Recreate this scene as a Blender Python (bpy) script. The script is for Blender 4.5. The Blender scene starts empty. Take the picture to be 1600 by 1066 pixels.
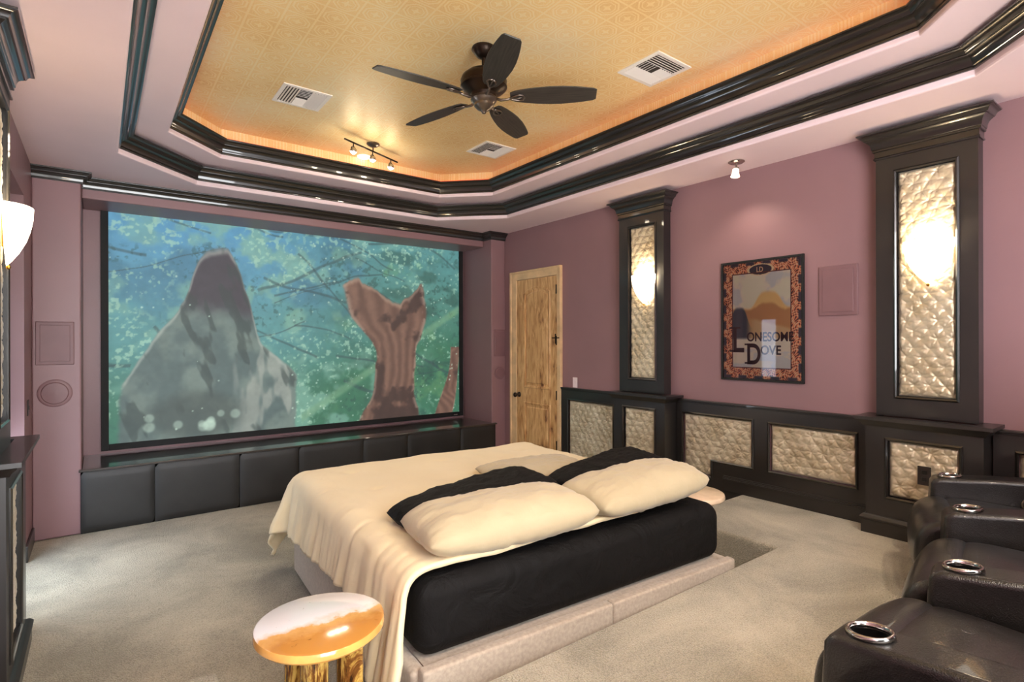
import bpy, bmesh, math, random
import numpy as np
from mathutils import Vector, Matrix, noise
random.seed(7); np.random.seed(7)
PI = math.pi
S = bpy.context.scene
COL = S.collection

# ------------------------------------------------------------------ camera
H = 1.635
cam_d = bpy.data.cameras.new('camera'); cam = bpy.data.objects.new('camera', cam_d); COL.objects.link(cam)
cam_d.sensor_width = 36; cam_d.lens = 36 * 850 / 1600; cam_d.clip_start = 0.02
cam.location = (0, 0, H)
cam.rotation_euler = (Matrix.Rotation(-math.radians(37.2), 3, 'Z') @ Matrix.Rotation(PI / 2, 3, 'X')
                      @ Matrix.Rotation(math.radians(-.15), 3, 'Z')).to_euler()
S.camera = cam
# ------------------------------------------------------------------ world, light, exposure
S.view_settings.view_transform = 'Standard'; S.view_settings.look = 'None'
S.view_settings.exposure = 0.7; S.view_settings.gamma = 1.0; S.view_settings.use_curve_mapping = False
S.cycles.use_denoising = True
S.cycles.max_bounces = 8; S.cycles.diffuse_bounces = 5; S.cycles.glossy_bounces = 4
S.cycles.sample_clamp_indirect = 6.0; S.cycles.caustics_reflective = False; S.cycles.caustics_refractive = False
W = bpy.data.worlds.new('world'); S.world = W; W.use_nodes = True
W.node_tree.nodes['Background'].inputs[0].default_value = (.96, .98, 1.0, 1)
W.node_tree.nodes['Background'].inputs[1].default_value = 9.0      # added even fill, entering where the back is left open


def area(name, loc, rot, sx, sy, power, col, parent=None):
    l = bpy.data.lights.new(name, 'AREA'); l.shape = 'RECTANGLE'; l.size = sx; l.size_y = sy
    l.energy = power; l.color = col
    o = bpy.data.objects.new(name, l); o.location = loc; o.rotation_euler = rot; COL.objects.link(o)
    if parent: o.parent = parent
    return o


def point(name, loc, power, col, rad, parent=None):
    l = bpy.data.lights.new(name, 'POINT'); l.energy = power; l.color = col; l.shadow_soft_size = rad
    o = bpy.data.objects.new(name, l); o.location = loc; COL.objects.link(o)
    if parent: o.parent = parent
    return o


def spot(name, loc, target, power, col, rad, ang, parent=None):
    l = bpy.data.lights.new(name, 'SPOT'); l.energy = power; l.color = col; l.shadow_soft_size = rad
    l.spot_size = math.radians(ang); l.spot_blend = .8
    o = bpy.data.objects.new(name, l); o.location = loc
    o.rotation_euler = (Vector(target) - Vector(loc)).to_track_quat('-Z', 'Y').to_euler(); COL.objects.link(o)
    if parent: o.parent = parent
    return o


# daylight entering through the glazed door in the left wall
area('daylight_door', (-.63, 4.86, .52), (0, -PI / 2, 0), .72, .78, 9, (.78, .89, 1.0))

# ------------------------------------------------------------------ materials
def lin(c):
    return tuple(((x / 255) / 12.92 if x / 255 <= .04045 else ((x / 255 + .055) / 1.055) ** 2.4) for x in c) + (1,)


class NT:
    def __init__(s, name):
        s.m = bpy.data.materials.new(name); s.m.use_nodes = True
        s.t = s.m.node_tree; s.n = s.t.nodes; s.p = s.n['Principled BSDF']; s.out = s.n['Material Output']

    def add(s, typ, **kw):
        n = s.n.new('ShaderNode' + typ)
        for k, v in kw.items():
            setattr(n, k, v)
        return n

    def lk(s, a, b): s.t.links.new(a, b)

    def inp(s, node, i, v):
        if hasattr(v, 'is_output') or isinstance(v, bpy.types.NodeSocket): s.lk(v, node.inputs[i])
        else: node.inputs[i].default_value = v

    def math(s, op, a, b=0.0, c=None):
        n = s.add('Math', operation=op); s.inp(n, 0, a); s.inp(n, 1, b)
        if c is not None: s.inp(n, 2, c)
        return n.outputs[0]

    def co(s, scale=(1, 1, 1), kind='Object'):
        tc = s.add('TexCoord'); mp = s.add('Mapping'); mp.inputs['Scale'].default_value = scale
        s.lk(tc.outputs[kind], mp.inputs[0]); return mp.outputs[0]

    def noise(s, vec, scale, detail=3, rough=.5, dist=0):
        n = s.add('TexNoise'); s.lk(vec, n.inputs['Vector']); n.inputs['Scale'].default_value = scale
        n.inputs['Detail'].default_value = detail; n.inputs['Roughness'].default_value = rough
        n.inputs['Distortion'].default_value = dist; return n.outputs['Fac']

    def ramp(s, fac, stops):
        r = s.add('ValToRGB'); s.lk(fac, r.inputs[0]); e = r.color_ramp.elements
        while len(e) < len(stops): e.new(.5)
        for i, (p, c) in enumerate(stops): e[i].position = p; e[i].color = c
        return r.outputs[0]

    def bump(s, h, strength=.3, dist=.01):
        b = s.add('Bump'); b.inputs['Strength'].default_value = strength; b.inputs['Distance'].default_value = dist
        s.lk(h, b.inputs['Height']); s.lk(b.outputs[0], s.p.inputs['Normal'])

    def base(s, c): s.inp(s.p, 'Base Color', c)

    def set(s, **kw):
        for k, v in kw.items(): s.p.inputs[k.replace('_', ' ')].default_value = v
        return s


def flat(name, c, rough=.5, metal=0, coat=0, var=.08, vs=6, bump=0, bs=80):
    k = NT(name); k.set(Roughness=rough, Metallic=metal); k.p.inputs['Coat Weight'].default_value = coat
    v = k.co(); n = k.noise(v, vs)
    a = lin(c); f = lambda g: tuple(min(1, x * g) for x in a[:3]) + (1,)
    k.base(k.ramp(n, [(.3, f(1 - var)), (.7, f(1 + var))]))
    if bump: k.bump(k.noise(v, bs, 4), bump, .004)
    return k.m


M = {}
M['wall'] = flat('mauve_wall_paint', (142, 108, 110), .42, var=.05, vs=2, bump=.12, bs=60)
M['soffit'] = flat('pale_mauve_ceiling_paint', (234, 210, 213), .5, var=.03, vs=2, bump=.1, bs=60)
M['soffit2'] = M['soffit']
M['black'] = flat('black_lacquered_wood', (28, 24, 22), .42, coat=.3, var=.25, vs=5, bump=.04, bs=40)
M['black'].node_tree.nodes['Principled BSDF'].inputs['Specular IOR Level'].default_value = .65
M['blackcrown'] = flat('black_gloss_moulding', (30, 27, 25), .3, coat=.9, var=.2, vs=4)
M['bench'] = flat('black_upholstery', (33, 32, 31), .5, var=.3, vs=4, bump=.15, bs=200)
M['benchtop'] = flat('black_bench_top', (52, 46, 44), .28, coat=1, var=.2, vs=4)
M['frameblack'] = flat('black_velvet_frame', (10, 10, 11), .7)
M['metalblack'] = flat('dark_bronze', (52, 40, 32), .35, .8, var=.2)
M['pewter'] = flat('pewter', (120, 108, 98), .3, .9)
M['chrome'] = flat('chrome', (190, 185, 180), .15, 1)
M['copper'] = flat('copper_ring', (170, 100, 60), .25, 1)
M['white'] = flat('white_plate', (232, 214, 214), .4, var=.02)
M['ventwhite'] = flat('white_enamel', (240, 232, 222), .4, var=.02)
M['ventdark'] = flat('vent_dark', (60, 52, 45), .8)
M['cover'] = flat('painted_speaker_cover', (126, 92, 94), .45, var=.05, bump=.15, bs=300)
M['bkhole'] = flat('black_cup', (8, 8, 8), .3)
M['brass'] = flat('polished_brass', (200, 150, 60), .2, 1)


def leather():
    k = NT('black_leather'); v = k.co()
    n = k.noise(v, 5, 4, .6)
    k.base(k.ramp(n, [(.3, lin((17, 16, 16))), (.75, lin((34, 32, 31)))]))
    vo = k.add('TexVoronoi'); k.lk(v, vo.inputs['Vector']); vo.inputs['Scale'].default_value = 260
    h = k.math('ADD', k.math('MULTIPLY', vo.outputs['Distance'], .25), k.math('MULTIPLY', k.noise(v, 6, 3, .5, .6), 1.4))
    k.bump(h, .35, .010); k.set(Roughness=.30); k.p.inputs['Coat Weight'].default_value = .25; return k.m


M['leather'] = leather()


def cloth(name, c, dark, sc, rough=.85, sheen=.3, bump=.4, bd=.006, wr=9):
    k = NT(name); v = k.co(); k.set(Roughness=rough); k.p.inputs['Sheen Weight'].default_value = sheen
    k.base(k.ramp(k.noise(v, sc, 4), [(.3, lin(dark)), (.7, lin(c))]))
    k.bump(k.math('ADD', k.noise(v, wr, 4, .55, .8), k.math('MULTIPLY', k.noise(v, 400, 2), .06)), bump, bd); return k.m


M['cream'] = cloth('cream_cotton', (186, 170, 138), (176, 160, 128), 3, .9, .2, .35, .012, 10)
M['duvet'] = cloth('cream_duvet', (238, 220, 180), (230, 210, 168), 2, .9, .2, .25, .010, 12)
M['blackcloth'] = cloth('black_cotton', (14, 12, 12), (9, 8, 8), 3, .7, .0, .9, .03, 6)
M['blackcloth'].node_tree.nodes['Principled BSDF'].inputs['Specular IOR Level'].default_value = .2
M['basecloth'] = cloth('beige_upholstery', (182, 168, 150), (160, 146, 130), 60, .95, .3, .3, .003, 250)


def carpet():
    k = NT('grey_berber_carpet'); v = k.co(); k.set(Roughness=1.0); k.p.inputs['Sheen Weight'].default_value = .2
    big = k.noise(v, 1.6, 4, .6, .6); fine = k.noise(v, 90, 2)
    vo = k.add('TexVoronoi'); k.lk(v, vo.inputs['Vector']); vo.inputs['Scale'].default_value = 150; w = vo.outputs['Distance']
    t = k.math('ADD', k.math('MULTIPLY', big, .85), k.math('MULTIPLY', fine, .15))
    t = k.math('ADD', t, k.math('MULTIPLY', k.math('SUBTRACT', .35, w), .30))
    k.base(k.ramp(t, [(.28, lin((138, 132, 114))), (.5, lin((176, 168, 147))), (.72, lin((204, 196, 172)))]))
    k.bump(k.math('SUBTRACT', k.math('MULTIPLY', fine, .6), w), .7, .008); return k.m


M['carpet'] = carpet()


def gold():
    k = NT('embossed_gold_wallpaper'); v = k.co(); sx = k.add('SeparateXYZ'); k.lk(v, sx.inputs[0])
    P = .17
    def cell(s):
        f = k.math('FRACT', k.math('DIVIDE', s, P)); return k.math('ABSOLUTE', k.math('SUBTRACT', f, .5))
    ax, ay = cell(sx.outputs[0]), cell(sx.outputs[1])
    mx = k.math('MAXIMUM', ax, ay); dia = k.math('ADD', ax, ay)
    oc = k.math('MAXIMUM', mx, k.math('MULTIPLY', dia, .72))
    r1 = k.math('ABSOLUTE', k.math('SUBTRACT', oc, .38)); r1 = k.math('LESS_THAN', r1, .03)
    r2 = k.math('ABSOLUTE', k.math('SUBTRACT', oc, .27)); r2 = k.math('LESS_THAN', r2, .018)
    st = k.math('LESS_THAN', k.math('MULTIPLY', ax, ay), .0035)
    inn = k.math('LESS_THAN', oc, .17); st = k.math('MULTIPLY', st, inn)
    band = k.math('GREATER_THAN', mx, .465)
    h = k.math('ADD', k.math('ADD', r1, r2), k.math('ADD', st, band))
    big = k.noise(v, 1.3, 3); fn = k.noise(v, 160, 2)
    t = k.math('ADD', k.math('MULTIPLY', big, .7), k.math('MULTIPLY', fn, .3))
    t = k.math('ADD', t, k.math('MULTIPLY', h, .14))
    k.base(k.ramp(t, [(.25, lin((228, 176, 106))), (.5, lin((248, 212, 146))), (.8, lin((253, 234, 190)))]))
    k.bump(k.math('ADD', h, k.math('MULTIPLY', fn, .4)), .7, .006)
    k.set(Roughness=.42, Metallic=.15); return k.m


M['gold'] = gold()


def satin():
    k = NT('champagne_satin'); v = k.co(); k.set(Roughness=.36, Metallic=.45)
    k.p.inputs['Sheen Weight'].default_value = .3
    k.base(k.ramp(k.noise(v, 6, 3), [(.3, lin((186, 168, 136))), (.7, lin((218, 204, 176)))]))
    k.bump(k.noise(v, 30, 4, .6, 1.5), .35, .008); return k.m


M['satin'] = satin()


def alder():
    k = NT('knotty_alder'); v = k.co((9, 9, 1.6)); k.set(Roughness=.4); k.p.inputs['Coat Weight'].default_value = .2
    n = k.noise(v, 1.6, 5, .6, 1.8); v2 = k.co((1, 1, .5))
    vo = k.add('TexVoronoi'); k.lk(v2, vo.inputs['Vector']); vo.inputs['Scale'].default_value = 7
    kn = k.math('MULTIPLY', k.math('POWER', k.math('SUBTRACT', 1.0, k.math('MINIMUM', vo.outputs['Distance'], 1.0)), 5.0), -.35)
    k.base(k.ramp(k.math('ADD', n, kn), [(.2, lin((104, 62, 32))), (.40, lin((192, 142, 88))), (.6, lin((222, 180, 124))), (.8, lin((234, 200, 150)))]))
    k.bump(n, .15, .003); return k.m


M['alder'] = alder()
M['alderlight'] = flat('alder_casing', (222, 188, 142), .4, coat=.2, var=.15, vs=7)


def resin():
    k = NT('petrified_wood_top'); v = k.co(); k.set(Roughness=.12); k.p.inputs['Coat Weight'].default_value = 1
    sx = k.add('SeparateXYZ'); k.lk(v, sx.inputs[0])
    d = k.math('ADD', k.math('MULTIPLY', sx.outputs[0], -.02), k.math('MULTIPLY', sx.outputs[1], 1.0))
    d = k.math('ADD', d, k.math('MULTIPLY', k.math('SUBTRACT', k.noise(v, 9, 4, .6), .5), .16))
    side = k.math('LESS_THAN', k.math('ABSOLUTE', sx.outputs[2]), .012)
    c1 = k.ramp(d, [(0.0, lin((214, 160, 84))), (.01, lin((196, 140, 66)))])
    stops = [(.40, lin((186, 128, 58))), (.475, lin((224, 172, 98))), (.488, lin((240, 220, 206))), (.52, lin((246, 244, 246)))]
    c = k.ramp(k.math('ADD', d, .5), stops)
    vo = k.noise(v, 26, 4, .7, 1.5)
    sp = k.ramp(vo, [(.66, (1, 1, 1, 1)), (.72, lin((150, 140, 130)))])
    mx = k.add('Mix', data_type='RGBA', blend_type='MULTIPLY'); mx.inputs[0].default_value = .8
    k.lk(c, mx.inputs[6]); k.lk(sp, mx.inputs[7]); k.lk(mx.outputs[2], k.p.inputs['Base Color']); return k.m


M['resin'] = resin()
M['resinedge'] = flat('amber_edge', (222, 166, 88), .15, coat=1, var=.2, vs=9)


def log():
    k = NT('petrified_log'); v = k.co((6, 6, 1.5)); k.set(Roughness=.15); k.p.inputs['Coat Weight'].default_value = 1
    k.base(k.ramp(k.noise(v, 1.5, 5, .7, 2.2), [(.36, lin((44, 24, 12))), (.46, lin((120, 76, 34))), (.52, lin((196, 158, 78))), (.7, lin((226, 196, 110)))])); return k.m


M['log'] = log()
M['paletop'] = flat('pale_stone_top', (236, 208, 176), .2, coat=.6, var=.08, vs=12)


def emit(name, c, st, base=None):
    k = NT(name); k.base(lin(base or c)); k.p.inputs['Emission Color'].default_value = lin(c)
    k.p.inputs['Emission Strength'].default_value = st; k.set(Roughness=.3); return k.m


M['shade'] = emit('lit_alabaster_glass', (255, 240, 216), 3.2)
M['frost'] = emit('lit_frosted_glass', (255, 232, 205), 1.6)
M['halogen'] = emit('lit_halogen', (255, 244, 238), 5)
M['discglow'] = emit('lit_round_lens', (255, 250, 240), 1.6)
M['led'] = emit('amber_rope_light', (255, 62, 24), 1.0)
M['daypane'] = emit('daylit_pane', (210, 228, 255), 2.0)


def vcol(name, emission=0, rough=.4, spec=.5):
    k = NT(name); a = k.add('VertexColor', layer_name='col'); k.set(Roughness=rough)
    if emission:
        k.base((.02, .02, .02, 1)); k.lk(a.outputs[0], k.p.inputs['Emission Color']); k.p.inputs['Emission Strength'].default_value = emission
    else: k.lk(a.outputs[0], k.p.inputs['Base Color'])
    return k.m


M['picture'] = vcol('projected_picture', .60, .6)
M['print'] = vcol('poster_print', 0, .5)


def glasspane():
    k = NT('picture_glass'); g = k.add('BsdfGlossy'); g.inputs['Roughness'].default_value = .03
    t = k.add('BsdfTransparent'); mx = k.add('MixShader'); f = k.add('Fresnel'); f.inputs[0].default_value = 1.5
    k.lk(f.outputs[0], mx.inputs[0]); k.lk(t.outputs[0], mx.inputs[1]); k.lk(g.outputs[0], mx.inputs[2]); k.lk(mx.outputs[0], k.out.inputs[0]); return k.m


M['glass'] = glasspane()

# ------------------------------------------------------------------ mesh helpers
class MB:
    def __init__(s): s.v = []; s.f = []; s.mi = []; s.cur = 0

    def add(s, v, f):
        o = len(s.v); s.v += [tuple(p) for p in v]; s.f += [tuple(i + o for i in q) for q in f]; s.mi += [s.cur] * len(f); return s

    def box(s, x0, x1, y0, y1, z0, z1):
        x0, x1 = min(x0, x1), max(x0, x1); y0, y1 = min(y0, y1), max(y0, y1); z0, z1 = min(z0, z1), max(z0, z1)
        v = [(x, y, z) for z in (z0, z1) for x, y in ((x0, y0), (x1, y0), (x1, y1), (x0, y1))]
        return s.add(v, [(3, 2, 1, 0), (4, 5, 6, 7), (0, 1, 5, 4), (1, 2, 6, 5), (2, 3, 7, 6), (3, 0, 4, 7)])

    def prism(s, poly, z0, z1):
        n = len(poly); v = [(x, y, z0) for x, y in poly] + [(x, y, z1) for x, y in poly]
        return s.add(v, [tuple(range(n))[::-1], tuple(range(n, 2 * n))] + [(i, (i + 1) % n, n + (i + 1) % n, n + i) for i in range(n)])

    def lathe(s, prof, c=(0, 0, 0), n=28, a0=0, a1=2 * PI, axis='z', closed=True, sy=1):
        full = abs(a1 - a0 - 2 * PI) < 1e-6; m = n if full else n + 1; v = []
        for i in range(m):
            a = a0 + (a1 - a0) * i / n
            for r, z in prof:
                p = (r * math.cos(a), r * math.sin(a) * sy, z)
                if axis == 'x': p = (p[2], p[0], p[1])
                if axis == 'y': p = (p[0], p[2], p[1])
                v.append((p[0] + c[0], p[1] + c[1], p[2] + c[2]))
        k = len(prof); f = []
        for i in range(n):
            j = (i + 1) % m
            for q in range(k - 1): f.append((i * k + q, j * k + q, j * k + q + 1, i * k + q + 1))
        return s.add(v, f)

    def tube(s, pts, r, n=10):
        pts = [Vector(p) for p in pts]; v = []; up = Vector((0, 0, 1))
        rr = r if isinstance(r, (list, tuple)) else [r] * len(pts)
        for i, p in enumerate(pts):
            d = (pts[min(i + 1, len(pts) - 1)] - pts[max(i - 1, 0)]).normalized()
            u = d.cross(up)
            if u.length < .05: u = d.cross(Vector((1, 0, 0)))
            u.normalize(); w = u.cross(d)
            for k in range(n): v.append(p + (u * math.cos(2 * PI * k / n) + w * math.sin(2 * PI * k / n)) * rr[i])
        f = [(i * n + k, i * n + (k + 1) % n, (i + 1) * n + (k + 1) % n, (i + 1) * n + k) for i in range(len(pts) - 1) for k in range(n)]
        f += [tuple(range(n))[::-1], tuple((len(pts) - 1) * n + k for k in range(n))]
        return s.add(v, f)

    def grid(s, fn, nu, nv):
        v = [fn(i / nu, j / nv) for j in range(nv + 1) for i in range(nu + 1)]
        return s.add(v, [(j * (nu + 1) + i, j * (nu + 1) + i + 1, (j + 1) * (nu + 1) + i + 1, (j + 1) * (nu + 1) + i) for j in range(nv) for i in range(nu)])

    def xform(s, mat, start=0):
        s.v = s.v[:start] + [tuple(mat @ Vector(p)) for p in s.v[start:]]; return s

    def build(s, name, mats, parent=None, smooth=False, bevel=0, seg=2, loc=None, rz=None, recalc=True, angle=None):
        me = bpy.data.meshes.new(name); me.from_pydata(s.v, [], s.f)
        for m in (mats if isinstance(mats, (list, tuple)) else [mats]): me.materials.append(m)
        if len(set(s.mi)) > 1: me.polygons.foreach_set('material_index', s.mi)
        if recalc:
            bm = bmesh.new(); bm.from_mesh(me); bmesh.ops.recalc_face_normals(bm, faces=bm.faces); bm.to_mesh(me); bm.free()
        if smooth:
            me.polygons.foreach_set('use_smooth', [True] * len(me.polygons))
            if angle: me.set_sharp_from_angle(angle=math.radians(angle))
        me.update(); o = bpy.data.objects.new(name, me); COL.objects.link(o)
        if parent: o.parent = parent
        if loc: o.location = loc
        if rz is not None: o.rotation_euler = (0, 0, rz)
        if bevel:
            b = o.modifiers.new('bevel', 'BEVEL'); b.width = bevel; b.segments = seg; b.limit_method = 'ANGLE'; b.angle_limit = math.radians(40)
        return o


def inset(poly, d, closed=True):
    """offset a CCW polyline to its left by d, mitred"""
    n = len(poly); out = []
    for i in range(n):
        p = Vector(poly[i]).to_2d()
        a = Vector(poly[i - 1]).to_2d() if (closed or i > 0) else None
        b = Vector(poly[(i + 1) % n]).to_2d() if (closed or i < n - 1) else None
        ns = []
        if a is not None: e = (p - a).normalized(); ns.append(Vector((-e.y, e.x)))
        if b is not None: e = (b - p).normalized(); ns.append(Vector((-e.y, e.x)))
        if len(ns) == 2:
            m = (ns[0] + ns[1]).normalized(); m = m / max(.2, m.dot(ns[0]))
        else: m = ns[0]
        out.append((p.x + m.x * d, p.y + m.y * d))
    return out


def sweep(mb, path, prof, closed=True):
    """prof: list of (d, z)"""
    n = len(path); k = len(prof); rings = [inset(path, d, closed) for d, z in prof]
    v = [(rings[q][i][0], rings[q][i][1], prof[q][1]) for i in range(n) for q in range(k)]
    f = []
    for i in range(n if closed else n - 1):
        j = (i + 1) % n
        for q in range(k): f.append((i * k + q, j * k + q, j * k + (q + 1) % k, i * k + (q + 1) % k))
    if not closed: f += [tuple(range(k)), tuple((n - 1) * k + q for q in range(k))[::-1]]
    return mb.add(v, f)


CR = [(0, 0), (.10, 0), (.13, .03), (.13, .10), (.10, .12), (.17, .15), (.19, .20), (.20, .30), (.24, .40), (.31, .50), (.42, .58), (.52, .62), (.52, .66),
      (.60, .66), (.64, .70), (.68, .78), (.76, .85), (.86, .89), (.93, .90), (.93, .93), (1, .93), (1, 1), (0, 1)]


def crown(z0, z1, dd, d0=0): return [(d0 + a * dd, z0 + b * (z1 - z0)) for a, b in CR]


def tag(o, label=None, cat=None, group=None, kind=None):
    if label: o['label'] = label
    if cat: o['category'] = cat
    if group: o['group'] = group
    if kind: o['kind'] = kind
    return o


def empty(name, loc, rz=0, **kw):
    o = bpy.data.objects.new(name, None); COL.objects.link(o); o.location = loc; o.rotation_euler = (0, 0, rz)
    o.empty_display_size = .1; return tag(o, **kw)


def struct(o): o['kind'] = 'structure'; return o


# ------------------------------------------------------------------ room shell
RX, LX, ZC = 4.38, -.44, 3.08
Y0 = -1.4
PF = .33
mb = MB(); mb.box(LX - .3, RX, Y0, 6.7, -.06, 0)
U = [(LX, Y0), (RX - .035, Y0), (RX - .035, 2.5), (3.40, 2.5), (3.40, 1.73), (.37, 1.73), (.37, 2.44), (LX, 2.44)]
mb.prism(U, 0.0, PF)
floor = struct(mb.build('floor', M['carpet'], bevel=.022, seg=3))

mb = MB(); mb.box(RX, RX + .1, Y0, 6.72, -.06, 3.6); struct(mb.build('wall_right', M['wall']))
# left wall with the tall recess of the glazed door
RY0, RY1, RZ = 4.36, 5.37, 2.72
mb = MB(); mb.box(LX - .3, LX, Y0, RY0, -.06, 3.6); mb.box(LX - .3, LX, RY1, 6.72, -.06, 3.6); mb.box(LX - .3, LX, RY0, RY1, RZ, 3.6)
struct(mb.build('wall_left', M['wall']))
mb = MB(); mb.box(2.3, RX + .1, Y0 - .1, Y0, -.06, 3.6); struct(mb.build('wall_back_light_block', M['wall']))  # unseen partial wall, added to keep rear light off the right wall
mb = MB(); mb.box(LX, RX, 6.62, 6.72, 0, 3.6)
mb.box(LX, -.121, 5.92, 6.62, 0, ZC); mb.box(4.153, RX, 5.92, 6.62, 0, ZC)
mb.box(-.121, 4.153, 6.1, 6.62, 2.905, ZC)
struct(mb.build('wall_front', M['wall'], bevel=.012, seg=3))

# ceiling: soffit, two octagonal trays, gold centre
T1 = [(.12 + .6, .24), (3.83 - .6, .24), (3.83, .84), (3.83, 5.735 - .6), (3.83 - .6, 5.735), (.12 + .6, 5.735), (.12, 5.735 - .6), (.12, .84)]
T2 = [(.435 + .43, .57), (3.50 - .43, .57), (3.50, 1.0), (3.50, 5.39 - .43), (3.50 - .43, 5.39), (.435 + .43, 5.39), (.435, 5.39 - .43), (.435, 1.0)]
Z2, Z3 = 3.26, 3.52
bm = bmesh.new()
def loop(pts, z):
    vs = [bm.verts.new((x, y, z)) for x, y in pts]; return [bm.edges.new((vs[i], vs[(i + 1) % len(vs)])) for i in range(len(vs))], vs
e1, v1 = loop([(LX, Y0), (RX, Y0), (RX, 6.66), (LX, 6.66)], ZC)
T1r = inset(T1, -.012)
e2, v2 = loop(T1r, ZC)
bmesh.ops.triangle_fill(bm, edges=e1 + e2, use_beauty=True)
def ring(va, pts, z, mi=0):
    vb = [bm.verts.new((x, y, z)) for x, y in pts]; n = len(va)
    for i in range(n):
        f = bm.faces.new((va[i], va[(i + 1) % n], vb[(i + 1) % n], vb[i])); f.material_index = mi
    return vb
va = ring(v2, inset(T1, -.004), ZC + .003); va = ring(va, T1, ZC + .012); va = ring(va, T1, Z2); va = ring(va, inset(T2, -.012), Z2)
va = ring(va, inset(T2, -.004), Z2 + .003); va = ring(va, T2, Z2 + .012); va = ring(va, T2, Z2 + .14); vb = ring(va, T2, Z3, 1)
f = bm.faces.new(vb); f.material_index = 1
bmesh.ops.recalc_face_normals(bm, faces=bm.faces)
me = bpy.data.meshes.new('ceiling'); bm.to_mesh(me); bm.free(); me.materials.append(M['soffit']); me.materials.append(M['gold'])
ceil = bpy.data.objects.new('ceiling', me); COL.objects.link(ceil); struct(ceil)

mb = MB(); sweep(mb, T1, crown(ZC + .04, ZC + .155, .10)); struct(mb.build('trim_1', M['blackcrown'], smooth=True, angle=28))
mb = MB(); sweep(mb, T2, crown(Z2 + .035, Z2 + .155, .085)); struct(mb.build('trim_2', M['blackcrown'], smooth=True, angle=28))
mb = MB(); sweep(mb, [(LX, 5.92), (-.121, 5.92), (-.121, 6.1), (4.153, 6.1), (4.153, 5.92), (RX, 5.92)][::-1], crown(2.985, ZC, .075), closed=False)
struct(mb.build('trim_3', M['blackcrown'], smooth=True, angle=28))
mb = MB(); mb.box(LX, LX + .018, 5.38, 5.9, 0, .12); mb.box(LX, LX + .018, 3.95, 4.35, 0, .12); mb.box(LX, -.13, 5.902, 5.92, 0, .0)
struct(mb.build('baseboard_left', M['black'], bevel=.004))
# rope light lying on the upper moulding
mb = MB(); P = inset(T2, .035) ; P3 = [(x, y, Z2 + .165) for x, y in P]
mb.tube(P3 + [P3[0]], .008, 8)
tag(mb.build('rope_light', M['led'], smooth=True), 'amber glowing rope light lying on the upper black moulding around the gold ceiling', 'rope light')

# glazed door deep in the left recess
g = empty('door_1', (LX - .22, (RY0 + RY1) / 2, 0)); struct(g)
w = (RY1 - RY0) / 2
mb = MB()
for a, b, c, d in ((-w, -w + .1, 0, RZ), (w - .1, w, 0, RZ), (-w + .1, w - .1, 0, .25), (-w + .1, w - .1, RZ - .12, RZ)): mb.box(-.03, .02, a, b, c, d)
mb.build('door_frame', M['black'], g, bevel=.004)
mb = MB(); mb.box(-.012, .0, -w + .1, w - .1, .25, .90); mb.build('pane', M['daypane'], g)
mb = MB(); mb.box(-.02, .01, -w + .1, w - .1, .90, 1.0); mb.box(-.02, .01, -w + .1, -.10, 1.0, RZ - .12); mb.box(-.02, .01, .15, w - .1, 1.0, RZ - .12); mb.build('door_panel', M['black'], g)
mb = MB(); mb.box(-.012, .0, -.10, .15, 1.0, 2.0); mb.build('pane', M['daypane'], g)
mb = MB(); mb.box(-.02, .01, -.10, .15, 2.0, RZ - .12); mb.build('door_panel', M['black'], g)
mb = MB(); mb.lathe([(0, 0), (.03, .0), (.03, .01), (.012, .02), (.012, .05), (.028, .06), (.02, .08), (0, .08)], (.02, w - .05, .95), 16, axis='x'); mb.build('knob', M['metalblack'], g, smooth=True)


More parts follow.
